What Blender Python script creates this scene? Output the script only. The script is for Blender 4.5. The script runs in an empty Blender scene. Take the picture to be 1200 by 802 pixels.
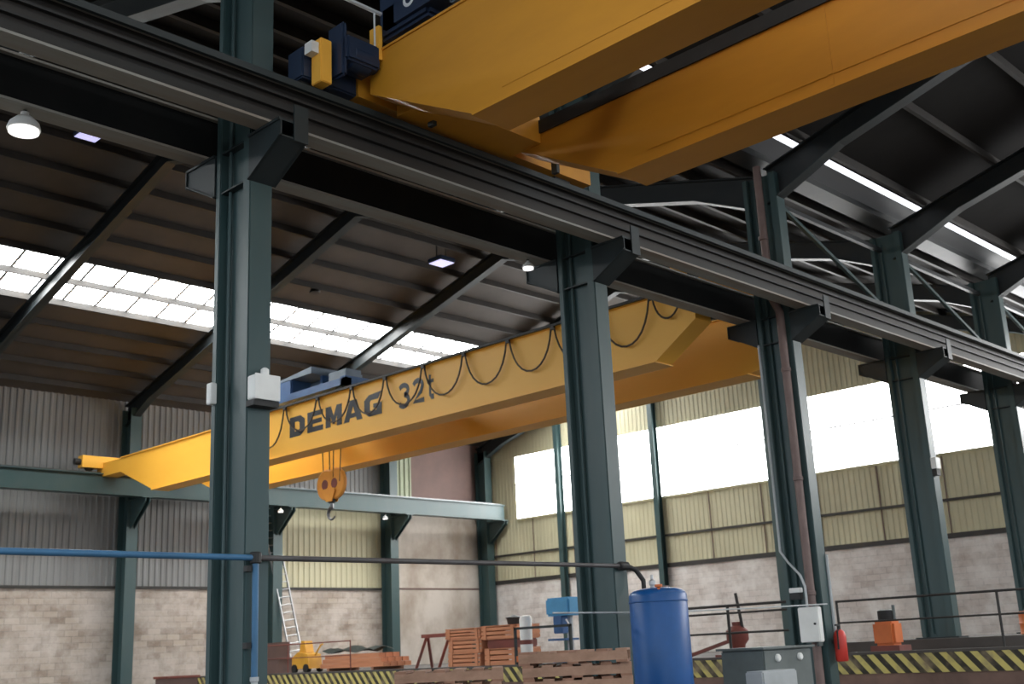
import bpy, bmesh, math, random
from mathutils import Vector, Matrix
random.seed(7)
C = bpy.context.scene.collection
SKYE, WINE, WORLD = 24.0, 14.0, 1.9
EYE = 1.7            # camera height above the hall floor; z below is above the floor

# ------------------------------------------------------------------ materials
def new_mat(name):
    m = bpy.data.materials.new(name); m.use_nodes = True
    nt = m.node_tree
    return m, nt, nt.nodes['Principled BSDF']

def coords(nt, scale=(1, 1, 1)):
    tc = nt.nodes.new('ShaderNodeTexCoord'); mp = nt.nodes.new('ShaderNodeMapping')
    mp.inputs['Scale'].default_value = scale
    nt.links.new(tc.outputs['Object'], mp.inputs['Vector'])
    return mp.outputs['Vector']

def paint(name, c1, c2=None, rough=.55, metal=0.0, scale=1.5, lo=.4, hi=.7, stretch=(1, 1, 1), bump=.0, spec=.4):
    m, nt, b = new_mat(name)
    c2 = c2 or tuple(x * .7 for x in c1)
    v = coords(nt, stretch)
    n = nt.nodes.new('ShaderNodeTexNoise'); n.inputs['Scale'].default_value = scale
    n.inputs['Detail'].default_value = 6; n.inputs['Roughness'].default_value = .6
    nt.links.new(v, n.inputs['Vector'])
    r = nt.nodes.new('ShaderNodeValToRGB')
    r.color_ramp.elements[0].position = lo; r.color_ramp.elements[1].position = hi
    r.color_ramp.elements[0].color = (*c1, 1); r.color_ramp.elements[1].color = (*c2, 1)
    nt.links.new(n.outputs['Fac'], r.inputs['Fac'])
    nt.links.new(r.outputs['Color'], b.inputs['Base Color'])
    b.inputs['Roughness'].default_value = rough; b.inputs['Metallic'].default_value = metal
    b.inputs['Specular IOR Level'].default_value = spec
    if bump:
        bp = nt.nodes.new('ShaderNodeBump'); bp.inputs['Strength'].default_value = bump
        nt.links.new(n.outputs['Fac'], bp.inputs['Height']); nt.links.new(bp.outputs['Normal'], b.inputs['Normal'])
    return m

def brick(name, c1, c2, mortar, wash, axis):
    """painted block wall; axis 0: wall runs along x, 1: along y"""
    m, nt, b = new_mat(name)
    tc = nt.nodes.new('ShaderNodeTexCoord'); sp = nt.nodes.new('ShaderNodeSeparateXYZ'); cb = nt.nodes.new('ShaderNodeCombineXYZ')
    nt.links.new(tc.outputs['Object'], sp.inputs[0])
    nt.links.new(sp.outputs[axis], cb.inputs[0]); nt.links.new(sp.outputs[2], cb.inputs[1])
    br = nt.nodes.new('ShaderNodeTexBrick')
    br.inputs['Scale'].default_value = 1.0; br.inputs['Brick Width'].default_value = .48; br.inputs['Row Height'].default_value = .2
    br.inputs['Mortar Size'].default_value = .012; br.inputs['Color1'].default_value = (*c1, 1); br.inputs['Color2'].default_value = (*c2, 1)
    br.inputs['Mortar'].default_value = (*mortar, 1)
    nt.links.new(cb.outputs[0], br.inputs['Vector'])
    n = nt.nodes.new('ShaderNodeTexNoise'); n.inputs['Scale'].default_value = .95; n.inputs['Detail'].default_value = 10
    n.inputs['Roughness'].default_value = .7
    nt.links.new(cb.outputs[0], n.inputs['Vector'])
    rp = nt.nodes.new('ShaderNodeValToRGB'); rp.color_ramp.elements[0].position = .38; rp.color_ramp.elements[1].position = .66
    nt.links.new(n.outputs['Fac'], rp.inputs['Fac'])
    mx = nt.nodes.new('ShaderNodeMix'); mx.data_type = 'RGBA'
    nt.links.new(rp.outputs['Color'], mx.inputs['Factor']); nt.links.new(br.outputs['Color'], mx.inputs['A'])
    mx.inputs['B'].default_value = (*wash, 1)
    nt.links.new(mx.outputs['Result'], b.inputs['Base Color']); b.inputs['Roughness'].default_value = .9
    bp = nt.nodes.new('ShaderNodeBump'); bp.inputs['Strength'].default_value = .4; bp.inputs['Distance'].default_value = .02
    nt.links.new(br.outputs['Fac'], bp.inputs['Height']); bp.invert = True
    nt.links.new(bp.outputs['Normal'], b.inputs['Normal'])
    return m

def glow(name, col, strength, base=(.8, .8, .8)):
    m, nt, b = new_mat(name)
    b.inputs['Base Color'].default_value = (*base, 1); b.inputs['Roughness'].default_value = .4
    b.inputs['Emission Color'].default_value = (*col, 1); b.inputs['Emission Strength'].default_value = strength
    return m

def hazard(name):
    m, nt, b = new_mat(name)
    tc = nt.nodes.new('ShaderNodeTexCoord'); sp = nt.nodes.new('ShaderNodeSeparateXYZ')
    nt.links.new(tc.outputs['Object'], sp.inputs[0])
    a = nt.nodes.new('ShaderNodeMath'); a.operation = 'SUBTRACT'
    nt.links.new(sp.outputs[1], a.inputs[0])
    mz = nt.nodes.new('ShaderNodeMath'); mz.operation = 'MULTIPLY'; mz.inputs[1].default_value = .9
    nt.links.new(sp.outputs[2], mz.inputs[0]); nt.links.new(mz.outputs[0], a.inputs[1])
    d = nt.nodes.new('ShaderNodeMath'); d.operation = 'FRACT'
    s = nt.nodes.new('ShaderNodeMath'); s.operation = 'MULTIPLY'; s.inputs[1].default_value = 1 / .28
    nt.links.new(a.outputs[0], s.inputs[0]); nt.links.new(s.outputs[0], d.inputs[0])
    g = nt.nodes.new('ShaderNodeMath'); g.operation = 'GREATER_THAN'; g.inputs[1].default_value = .5
    nt.links.new(d.outputs[0], g.inputs[0])
    n = nt.nodes.new('ShaderNodeTexNoise'); n.inputs['Scale'].default_value = 3; n.inputs['Detail'].default_value = 6
    nt.links.new(tc.outputs['Object'], n.inputs['Vector'])
    mx = nt.nodes.new('ShaderNodeMix'); mx.data_type = 'RGBA'
    mx.inputs['A'].default_value = (.035, .03, .02, 1); mx.inputs['B'].default_value = (.62, .52, .16, 1)
    nt.links.new(g.outputs[0], mx.inputs['Factor'])
    m2 = nt.nodes.new('ShaderNodeMix'); m2.data_type = 'RGBA'; m2.inputs['B'].default_value = (.25, .19, .12, 1)
    rp = nt.nodes.new('ShaderNodeMapRange'); rp.inputs['From Min'].default_value = .48; rp.inputs['From Max'].default_value = .75
    nt.links.new(n.outputs['Fac'], rp.inputs['Value']); nt.links.new(rp.outputs['Result'], m2.inputs['Factor'])
    nt.links.new(mx.outputs['Result'], m2.inputs['A']); nt.links.new(m2.outputs['Result'], b.inputs['Base Color'])
    b.inputs['Roughness'].default_value = .75
    return m

M = {}
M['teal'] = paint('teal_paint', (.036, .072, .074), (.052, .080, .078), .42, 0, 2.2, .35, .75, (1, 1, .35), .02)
M['teal_dark'] = paint('darker_teal_paint', (.018, .028, .031), (.026, .03, .03), .5, 0, 1.6, .35, .7, (.4, 1, 1), .02)  # darker mix of the teal
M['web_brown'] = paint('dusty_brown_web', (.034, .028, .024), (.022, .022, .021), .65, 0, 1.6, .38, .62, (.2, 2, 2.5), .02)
M['girder_lit_rust'] = paint('lit_strip_rusty_steel', (.29, .295, .27), (.25, .21, .17), .6, 0, 1.3, .4, .62, (.25, 2, 2), .02)  # pale tone carries the lit strips along the flanges, over rust mottling
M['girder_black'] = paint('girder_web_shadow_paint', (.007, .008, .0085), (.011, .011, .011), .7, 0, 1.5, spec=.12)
M['rail'] = paint('worn_rail_steel', (.16, .17, .18), (.1, .09, .085), .35, .8, 4)
M['roof_steel'] = paint('roof_frame_paint', (.014, .018, .02), (.022, .024, .024), .5, 0, 2)
M['purlin'] = paint('purlin_dark_paint', (.03, .027, .025), (.045, .038, .032), .6, 0, 2)
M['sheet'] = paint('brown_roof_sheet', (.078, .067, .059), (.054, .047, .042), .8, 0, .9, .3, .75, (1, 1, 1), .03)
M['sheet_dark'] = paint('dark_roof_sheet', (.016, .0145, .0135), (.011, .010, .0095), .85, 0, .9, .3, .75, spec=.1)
M['clad_grey'] = paint('grey_cladding', (.25, .25, .245), (.185, .18, .175), .65, 0, .8, .35, .7, (1, 1, .25))
M['clad_olive'] = paint('olive_cladding', (.56, .52, .35), (.44, .40, .265), .6, 0, .7, .35, .7, (1, 1, .25))
M['clad_green'] = paint('pale_green_cladding', (.37, .40, .28), (.30, .33, .22), .6, 0, 1)
M['clad_brown'] = paint('brown_panel', (.17, .105, .09), (.13, .085, .075), .7, 0, 1.2)
M['plaster'] = paint('stained_plaster', (.55, .49, .43), (.30, .235, .18), .9, 0, .55, .42, .68, (1, 1, .7), .05)
M['brick_a'] = brick('washed_brick', (.26, .20, .155), (.46, .38, .31), (.25, .21, .175), (.56, .495, .44), 0)
M['brick_b'] = brick('pale_washed_brick', (.45, .38, .34), (.60, .53, .49), (.40, .35, .32), (.76, .72, .68), 1)
M['concrete'] = paint('dusty_concrete', (.13, .115, .10), (.085, .075, .066), .9, 0, .6, .35, .7, (1, 1, 1), .05)
M['slab'] = paint('oily_platform_slab', (.10, .088, .08), (.065, .056, .05), .85, 0, .8, .35, .7)
M['rubble'] = paint('reddish_edge_concrete', (.23, .14, .11), (.13, .085, .07), .9, 0, 1.4, .35, .7, (1, 1, 1), .1)
M['hazard'] = hazard('worn_hazard_stripes')
M['yellow'] = paint('crane_yellow', (.92, .475, .06), (.86, .42, .045), .48, 0, .8, .35, .72, (1, .35, 1), .01)
M['yellow_dirty'] = paint('worn_crane_yellow', (.62, .275, .022), (.50, .215, .018), .5, 0, .9, .38, .68, (1, .3, 1.2), .02)
M['letter'] = paint('lettering_black', (.008, .008, .012), (.014, .013, .02), .5)
M['black'] = paint('black_rubber', (.02, .02, .02), (.03, .028, .026), .6)
M['cable_brown'] = paint('festoon_cable', (.06, .035, .02), (.04, .025, .015), .6)
M['blue'] = paint('trolley_blue', (.05, .13, .30), (.035, .085, .20), .45, 0, 1.5)
M['blue_dark'] = paint('dark_blue_housing', (.018, .035, .075), (.012, .022, .05), .45, 0, 1.5)
M['blue_grey'] = paint('blue_grey_housing', (.17, .22, .28), (.12, .16, .2), .5)
M['tank_blue'] = paint('tank_blue', (.008, .085, .29), (.008, .07, .22), .38, 0, 2)
M['pipe_blue'] = paint('pipe_blue', (.05, .16, .30), (.04, .12, .22), .45, 0, 2)
M['pipe_grey'] = paint('pipe_dull', (.085, .08, .08), (.06, .05, .048), .5, 0, 2)
M['downpipe'] = paint('brown_downpipe', (.21, .145, .13), (.15, .10, .09), .55, 0, 2)
M['white'] = paint('white_plastic', (.80, .80, .77), (.70, .69, .66), .5)
M['white_pipe'] = paint('white_pipe', (.72, .74, .76), (.6, .62, .64), .45)
M['grey_metal'] = paint('machine_grey', (.13, .15, .145), (.09, .105, .10), .5)
M['lightgrey'] = paint('light_grey_metal', (.45, .47, .48), (.36, .38, .38), .45)
M['alu'] = paint('aluminium', (.5, .5, .5), (.4, .4, .4), .4, .6)
M['red'] = paint('red_enamel', (.62, .05, .035), (.48, .04, .03), .4)
M['redbrown'] = paint('red_oxide', (.22, .06, .045), (.13, .045, .035), .6)
M['orange'] = paint('orange_paint', (.66, .17, .045), (.52, .13, .04), .55)
M['wood_orange'] = paint('orange_timber', (.62, .27, .14), (.48, .19, .10), .75, 0, 3, .35, .7, (1, .3, 3))
M['wood_brown'] = paint('weathered_pallet_wood', (.30, .155, .10), (.19, .10, .065), .85, 0, 3, .35, .7, (.4, 2, 3))
M['wood_pale'] = paint('pale_pallet_wood', (.37, .22, .15), (.26, .15, .10), .85, 0, 3, .35, .7, (.4, 2, 3))
M['tarp'] = paint('dark_green_tarp', (.04, .05, .04), (.03, .035, .03), .7)
M['machine_yellow'] = paint('machine_yellow', (.70, .36, .04), (.55, .26, .03), .5)
M['hook_orange'] = paint('hook_block_orange', (.80, .33, .05), (.68, .25, .04), .45)
M['sky_pane'] = glow('skylight_sheet', (.97, 1.0, 1.0), SKYE)
M['sky_pane_added'] = glow('added_skylight_sheet', (.97, 1.0, 1.0), 7.0)  # weaker glow for the added, unseen near-bay skylights
M['win_pane'] = glow('window_daylight', (1.0, 1.0, 1.0), WINE)
M['strip_pane'] = glow('valley_light_strip', (.9, .93, 1.0), 1.6)
M['strip_dim'] = glow('lit_gutter_side', (.9, .93, 1.0), .03, (.09, .09, .09))  # faint glow paints the valley strip's light on the gutter side
M['lamp_blue'] = glow('flood_lens', (.55, .55, 1.0), .9)
M['lamp_white'] = glow('lamp_lens', (1, .98, .95), 1.2)
M['bar'] = paint('glazing_bar', (.30, .30, .30), (.22, .22, .22), .6)

# ------------------------------------------------------------------ mesh builder
ORG = {}
class B:
    def __init__(s): s.bm = bmesh.new()
    def box(s, x0, x1, y0, y1, z0, z1):
        v = [s.bm.verts.new((x, y, z)) for x in (x0, x1) for y in (y0, y1) for z in (z0, z1)]
        for f in ((0, 1, 3, 2), (4, 6, 7, 5), (0, 4, 5, 1), (2, 3, 7, 6), (0, 2, 6, 4), (1, 5, 7, 3)):
            s.bm.faces.new([v[i] for i in f])
        return s
    def cbox(s, c, d): return s.box(c[0]-d[0]/2, c[0]+d[0]/2, c[1]-d[1]/2, c[1]+d[1]/2, c[2]-d[2]/2, c[2]+d[2]/2)
    def prism(s, poly, fn, a, b):
        """poly 2-D outline, fn(u, v, w) -> xyz, extruded w from a to b"""
        va = [s.bm.verts.new(fn(u, v, a)) for u, v in poly]; vb = [s.bm.verts.new(fn(u, v, b)) for u, v in poly]
        n = len(poly)
        s.bm.faces.new(va[::-1]); s.bm.faces.new(vb)
        for i in range(n): s.bm.faces.new((va[i], va[(i+1) % n], vb[(i+1) % n], vb[i]))
        return s
    def ring(s, outer, inner, fn, a, b):
        n = len(outer)
        for i in range(n):
            j = (i+1) % n
            s.prism([outer[i], outer[j], inner[j], inner[i]], fn, a, b)
        return s
    def beam(s, p, q, w, h, up=(0, 0, 1)):
        p, q = Vector(p), Vector(q); d = (q-p).normalized(); up = Vector(up)
        sd = d.cross(up).normalized(); u = sd.cross(d).normalized()
        v = [s.bm.verts.new(e + sd*a*w/2 + u*b*h/2) for e in (p, q) for a in (-1, 1) for b in (-1, 1)]
        for f in ((0, 1, 3, 2), (4, 6, 7, 5), (0, 4, 5, 1), (2, 3, 7, 6), (0, 2, 6, 4), (1, 5, 7, 3)):
            s.bm.faces.new([v[i] for i in f])
        return s
    def tube(s, pts, r, n=10, cap=True):
        pts = [Vector(p) for p in pts]; rings = []
        ref = None
        for i, p in enumerate(pts):
            a = pts[max(i-1, 0)]; b = pts[min(i+1, len(pts)-1)]
            d = (b-a).normalized()
            if ref is None or abs(ref.dot(d)) > .95:
                ref = Vector((0, 0, 1)) if abs(d.z) < .9 else Vector((1, 0, 0))
            sd = d.cross(ref).normalized(); u = sd.cross(d).normalized(); ref = u
            rr = r[i] if isinstance(r, (list, tuple)) else r
            rings.append([s.bm.verts.new(p + (sd*math.cos(t) + u*math.sin(t))*rr) for t in [2*math.pi*k/n for k in range(n)]])
        for A, Bq in zip(rings, rings[1:]):
            for k in range(n): s.bm.faces.new((A[k], A[(k+1) % n], Bq[(k+1) % n], Bq[k]))
        if cap: s.bm.faces.new(rings[0][::-1]); s.bm.faces.new(rings[-1])
        return s
    def lathe(s, c, prof, n=24, axis='z'):
        """prof list of (radius, height) about an axis through c"""
        c = Vector(c); rings = []
        def P(r, h, t):
            a, b = r*math.cos(t), r*math.sin(t)
            return c + (Vector((a, b, h)) if axis == 'z' else Vector((h, a, b)) if axis == 'x' else Vector((b, h, a)))
        for r, h in prof: rings.append([s.bm.verts.new(P(max(r, 1e-4), h, 2*math.pi*k/n)) for k in range(n)])
        for A, Bq in zip(rings, rings[1:]):
            for k in range(n): s.bm.faces.new((A[k], A[(k+1) % n], Bq[(k+1) % n], Bq[k]))
        s.bm.faces.new(rings[0][::-1]); s.bm.faces.new(rings[-1])
        return s
    def build(s, name, mat, parent=None, smooth=False, bevel=0):
        bm = s.bm
        bmesh.ops.recalc_face_normals(bm, faces=bm.faces)
        if bevel:
            bmesh.ops.bevel(bm, geom=[e for e in bm.edges if len(e.link_faces) == 2 and e.calc_face_angle(0) > .6], offset=bevel, segments=2, affect='EDGES', clamp_overlap=True)
        if parent is not None: o0 = ORG[parent.name]
        else:
            xs = [v.co for v in bm.verts]
            o0 = Vector(((min(v.x for v in xs)+max(v.x for v in xs))/2, (min(v.y for v in xs)+max(v.y for v in xs))/2, min(v.z for v in xs)))
        bmesh.ops.translate(bm, verts=bm.verts, vec=-o0)
        me = bpy.data.meshes.new(name); bm.to_mesh(me); bm.free()
        me.materials.append(M[mat] if isinstance(mat, str) else mat)
        if smooth:
            for p in me.polygons: p.use_smooth = True
            try: me.set_sharp_from_angle(angle=math.radians(40))
            except Exception: pass
        o = bpy.data.objects.new(name, me); C.objects.link(o)
        if parent is not None:
            o.parent = parent
        else: o.location = o0
        ORG[o.name] = o0
        return o

def tag(o, label, cat, group=None):
    o['label'] = label; o['category'] = cat
    if group: o['group'] = group
    return o
def thing(name, loc, label, cat, group=None):
    o = bpy.data.objects.new(name, None); C.objects.link(o); o.location = loc; o.empty_display_size = .2
    ORG[o.name] = Vector(loc)
    return tag(o, label, cat, group)
def struct(o): o['kind'] = 'structure'; return o
def dup(root, loc, label=None, rotz=None):
    r = root.copy(); C.objects.link(r); r.location = loc
    if rotz is not None: r.rotation_euler.z = rotz
    if label: r['label'] = label
    for ch in list(root.children):
        c = ch.copy(); C.objects.link(c); c.parent = r
        for g in ch.children:
            d = g.copy(); C.objects.link(d); d.parent = c
    ORG[r.name] = Vector(loc)
    return r
def sub(part):
    """origin of a part is its thing's origin, so sub-parts share it"""
    return part
ORD = ['first', 'second', 'third', 'fourth', 'fifth', 'sixth', 'seventh', 'eighth', 'ninth', 'tenth', 'eleventh', 'twelfth', 'thirteenth', 'fourteenth']

# ------------------------------------------------------------------ layout (metres)
YV = 10.75                       # column line between the two bays (roof valley above it)
YA = 36.5                        # far long wall
XB = 35.8                        # gable wall on the right
EAVE = 10.55; SL = .275          # purlin plane height at the eaves and roof slope
YR = 23.6                        # far bay ridge
YN = -14.9                       # open near side
YRN = -2.0                       # near bay ridge
COLX = [6.86, 12.86, 18.46, 23.6, 28.9, 34.6]
FRX = [1.6, 7.2, 13.0, 18.75, 24.5, 30.05, 35.45]
PLAT = 1.36                      # raised floor
XP = 20.5                        # its front edge
XW = -12.0
def roof_far(y): return EAVE + SL*(YA-y) if y > YR else EAVE + SL*(y-YV) + (SL*(YA-YR) - SL*(YR-YV))*((y-YV)/(YR-YV))
def roof_near(y): return EAVE + SL*(YV-y) if y > YRN else EAVE + SL*(YV-YRN) - SL*(YRN-y)

# ------------------------------------------------------------------ floor, platform
struct(B().box(XW, XB+.3, YN, YA+.3, -.2, 0).build('floor', 'concrete'))
pl = struct(B().box(XP, XB, YN, YA, 0, PLAT).build('floor', 'slab'))
struct(B().box(XP-.05, XP-.001, YN, YA, PLAT-.36, PLAT-.02).build('trim_1', 'hazard'))
struct(B().box(XP-.06, XP+.18, YN, YA, PLAT-.02, PLAT+.03).build('trim_2', 'slab'))
struct(B().box(XP-.03, XP-.001, YN, YA, 0, PLAT-.36).build('trim_3', 'rubble'))
struct(B().box(-90, 120, -90, 120, -.5, -.21).build('floor', 'slab'))  # unseen ground outside, added to keep light from below off the ceiling
# low plinth carrying the two far columns on the raised floor
struct(B().box(22.7, 29.8, 2.0, 13.0, PLAT, PLAT+.2).build('trim_4', 'slab'))

# ------------------------------------------------------------------ walls
def corrugated(axis, a0, a1, z0, z1, face, side, pitch=.25, depth=.05, thick=.03):
    """trapezoid-rib sheet. axis 0: runs along x at y=face; axis 1: along y at x=face; ribs stand towards -side"""
    b = B(); pts = []
    n = max(1, int(round((a1-a0)/pitch))); p = (a1-a0)/n
    for i in range(n):
        s = a0+i*p
        pts += [(s, 0), (s+.50*p, 0), (s+.62*p, depth), (s+.88*p, depth)]
    pts.append((a1, 0))
    prof = pts + [(a1, -thick), (a0, -thick)]
    fn = (lambda u, v, w: (u, face-v, w)) if axis == 0 else (lambda u, v, w: (face-v, u, w))
    # strips of quads, front and back
    zt = z1 if callable(z1) else (lambda u: z1)
    va = [[b.bm.verts.new(fn(u, v, w(u))) for u, v in pts] for w in ((lambda u: z0), zt)]
    vb = [[b.bm.verts.new(fn(u, v-thick, w(u))) for u, v in pts] for w in ((lambda u: z0), zt)]
    for k in range(len(pts)-1):
        b.bm.faces.new((va[0][k], va[0][k+1], va[1][k+1], va[1][k]))
        b.bm.faces.new((vb[0][k+1], vb[0][k], vb[1][k], vb[1][k+1]))
        for e in (0, 1): b.bm.faces.new((va[e][k], va[e][k+1], vb[e][k+1], vb[e][k]))
    for e in (0, -1): b.bm.faces.new((va[0][e], va[1][e], vb[1][e], vb[0][e]))
    return b
ZC = 4.36                        # cladding starts here above the brick
struct(B().box(XW, 30.05, YA, YA+.25, 0, ZC).build('wall_back', 'brick_a'))
struct(B().box(30.05, XB, YA, YA+.25, 0, 7.9).build('wall_back', 'plaster'))
struct(corrugated(0, XW, 24.5, ZC, EAVE+.1, YA, -1, .22, .03).build('wall_back', 'clad_grey'))
struct(corrugated(0, 24.5, 30.05, ZC, 7.6, YA, -1, .25, .03).build('wall_back', 'clad_olive'))
struct(corrugated(0, 24.5, 30.05, 7.6, EAVE+.1, YA, -1, .22, .03).build('wall_back', 'clad_grey'))
struct(corrugated(0, 30.05, 31.6, 7.9, EAVE+.1, YA, -1).build('wall_back', 'clad_green'))
struct(B().box(31.6, XB, YA, YA+.1, 7.9, EAVE+.1).build('wall_back', 'clad_brown'))
struct(B().box(XW, 30.05, YA-.06, YA, ZC-.06, ZC+.03).build('trim_5', 'purlin'))
struct(B().box(30.05, XB, YA-.03, YA, 7.86, 7.95).build('trim_6', 'purlin'))
# plaster repair seam lines on the end bay
struct(B().box(30.05, XB, YA-.015, YA, 4.33, 4.40).build('trim_7', 'clad_brown'))
ZB0, ZB1, ZB2 = 4.6, 7.17, 9.87  # gable wall: brick top, window sill, window head
WY1 = 34.45
struct(B().box(XB, XB+.25, YN, YA+.25, 0, ZB0).build('wall_right', 'brick_b'))
struct(corrugated(1, YN, YA, ZB0, ZB1, XB, -1, .2, .014).build('wall_right', 'clad_olive'))
struct(corrugated(1, WY1, YA, ZB1, ZB2, XB, -1, .2, .014).build('wall_right', 'clad_olive'))
struct(corrugated(1, YV, YA, ZB2, lambda u: roof_far(u)+.07, XB, -1, .2, .014).build('wall_right', 'clad_olive'))
struct(corrugated(1, YN, YV, ZB2, lambda u: roof_near(u)+.07, XB, -1, .2, .014).build('wall_right', 'clad_olive'))
struct(B().box(XB-.05, XB, YN, YA, ZB0-.10, ZB0+.06).build('trim_8', 'purlin'))
struct(B().box(XB-.09, XB-.02, YN, YA, 5.66, 5.74).build('trim_9', 'purlin'))
struct(B().box(XB-.10, XB-.02, YN, WY1, ZB1-.06, ZB1+.02).build('trim_10', 'clad_olive'))
sm = B()
yy = 2.0
while yy < YA-.3:
    sm.box(XB-.04, XB-.024, yy, yy+.035, ZB0+.06, ZB1-.06); yy += 2.25
struct(sm.build('trim_12', 'clad_brown'))
win = struct(B().box(XB+.02, XB+.05, YN, WY1, ZB1, ZB2).build('window_1', 'win_pane'))
bb = B()
for zz in (8.62,): bb.box(XB-.015, XB+.019, YN, WY1, zz, zz+.055)
bb.build('glazing_bar', 'bar', win)

# ------------------------------------------------------------------ roof
def slope_slab(y0, z0, y1, z1, x0, x1, t=.04):
    return B().prism([(y0, z0), (y1, z1), (y1, z1+t), (y0, z0+t)], lambda u, v, w: (w, u, v), x0, x1)
OFF = .09
SKY0, SKY1 = 29.0, 31.15
def rf(y): return roof_far(y)+OFF
def rn(y): return roof_near(y)+OFF
RX0, RX1 = XW, XB+.3
struct(slope_slab(SKY1, rf(SKY1), YA+.3, rf(YA+.3), RX0, RX1).build('ceiling', 'sheet'))
struct(slope_slab(YR, rf(YR+.001), SKY0, rf(SKY0), RX0, RX1).build('ceiling', 'sheet'))
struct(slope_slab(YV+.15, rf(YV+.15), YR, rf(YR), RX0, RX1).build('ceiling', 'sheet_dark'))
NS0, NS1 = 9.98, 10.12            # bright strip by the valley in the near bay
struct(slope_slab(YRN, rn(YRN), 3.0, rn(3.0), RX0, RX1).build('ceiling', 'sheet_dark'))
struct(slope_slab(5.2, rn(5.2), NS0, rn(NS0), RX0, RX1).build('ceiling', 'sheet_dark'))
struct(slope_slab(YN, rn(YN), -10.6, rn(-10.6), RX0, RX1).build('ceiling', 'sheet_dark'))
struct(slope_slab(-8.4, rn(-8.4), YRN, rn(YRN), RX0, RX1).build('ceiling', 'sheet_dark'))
def skylight(idx, y0, y1, f, mat, x0=RX0, x1=RX1, bars=True):
    w = struct(slope_slab(y0, f(y0), y1, f(y1), x0, x1, .02).build('window_%d' % idx, mat))
    if bars:
        g = B(); x = x0+.4
        while x < x1:
            g.beam((x, y0, f(y0)-.012), (x, y1, f(y1)-.012), .085, .02); x += .98
        g.build('sheet_lap', 'bar', w)
    return w
skylight(2, SKY0, SKY1, rf, 'sky_pane')
skylight(3, -10.6, -8.4, rn, 'sky_pane_added')  # unseen skylight added behind the camera to light the near crane
skylight(4, NS0, NS1, rn, 'strip_pane', bars=False)
skylight(5, NS1, YV-.15, rn, 'strip_dim', bars=False)  # gutter side, its received light put in as emission
skylight(6, 3.0, 5.2, rn, 'sky_pane_added')  # out-of-view skylight added to brighten the near crane's girder faces
struct(B().box(RX0, RX1, YV-.22, YV+.22, EAVE+.02, EAVE+.08).box(RX0, RX1, YV-.22, YV-.19, EAVE+.08, EAVE+.2).box(RX0, RX1, YV+.19, YV+.22, EAVE+.08, EAVE+.2).build('trim_11', 'roof_steel'))

PS = 1.12
def purlin(y, f, label, group):
    z = f(y)-.001
    o = B().box(XW+.1, XB-.02, y-.04, y+.04, z-.10, z+.08).build('roof_purlin', 'purlin')
    return tag(o, label, 'purlin', group)
k = 0; y = 35.65
while y > YR+.3:
    purlin(y, roof_far, '%s roof purlin counted up from the far eave, far roof slope' % ORD[k], 'purlins of the far roof slope'); k += 1; y -= PS
k = 0; y = YV+.6
while y < YR-.2:
    purlin(y, roof_far, '%s dark roof purlin counted from the valley, over the far crane bay' % ORD[k], 'purlins rising from the valley'); k += 1; y += PS
k = 0; y = YV-1.0
while y > YRN+.3:
    purlin(y, roof_near, '%s dark roof purlin counted from the valley, above the near yellow crane' % ORD[k], 'purlins over the near bay'); k += 1; y -= 1.6
k = 0; y = YRN-.7
while y > YN+.3:
    purlin(y, roof_near, '%s dark roof purlin past the ridge of the near bay roof' % ORD[k], 'purlins over the near bay'); k += 1; y -= 1.6

def rafter(x, ya, yr, yb, f, label, group, dep=.46, w=.26):
    """bent I-section following the gable, ends thickened by haunches"""
    top = lambda y: f(y)-.11
    base = thing('roof_rafter', (x, yr, top(yr)), label, 'rafter', group)
    ys = [ya, ya+1.6, yr, yb-1.6, yb]
    dp = [dep+.28, dep, dep, dep, dep+.28]
    up = [(y_, top(y_)) for y_ in ys]; dn = [(y_, top(y_)-d) for y_, d in zip(ys, dp)]
    wb = B()
    for i in range(4):
        wb.prism([dn[i], dn[i+1], up[i+1], up[i]], lambda u, v, q: (q, u, v), x-.012, x+.012)
    wb.build('web', 'roof_steel', base)
    bf = B(); tf = B()
    for i in range(4):
        (u0, v0), (u1, v1) = dn[i], dn[i+1]
        bf.prism([(u0, v0), (u1, v1), (u1, v1+.025), (u0, v0+.025)], lambda u, v, q: (q, u, v), x-w/2, x+w/2)
        (u0, v0), (u1, v1) = up[i], up[i+1]
        tf.prism([(u0, v0-.025), (u1, v1-.025), (u1, v1), (u0, v0)], lambda u, v, q: (q, u, v), x-w/2, x+w/2)
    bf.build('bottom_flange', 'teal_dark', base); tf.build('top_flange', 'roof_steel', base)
    return base
fr_lab = ['behind the photographer', 'off the left side, before the nearest wall post', 'crossing the skylight at the left edge', 'above the far end of the yellow bridge crane', 'crossing the skylight beside the blue trolley', 'near the right corner of the back wall', 'running along the gable wall']
for i, x in enumerate(FRX):
    rafter(x, YV+.12, YR, YA-.1, roof_far, 'teal roof rafter of the far bay %s' % fr_lab[i], 'rafters of the far bay')
nr_lab = ['left of the photographer', 'over the nearest big column', 'over the column left of the blue tank', 'over the column with the brown downpipe', 'over the column standing on the raised floor', 'over the column at the right edge', 'against the gable wall']
for i, x in enumerate([1.0] + COLX):
    rafter(x, YN+.1, YRN, YV-.12, roof_near, 'dark roof rafter of the near bay %s' % nr_lab[i], 'rafters of the near bay')

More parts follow.
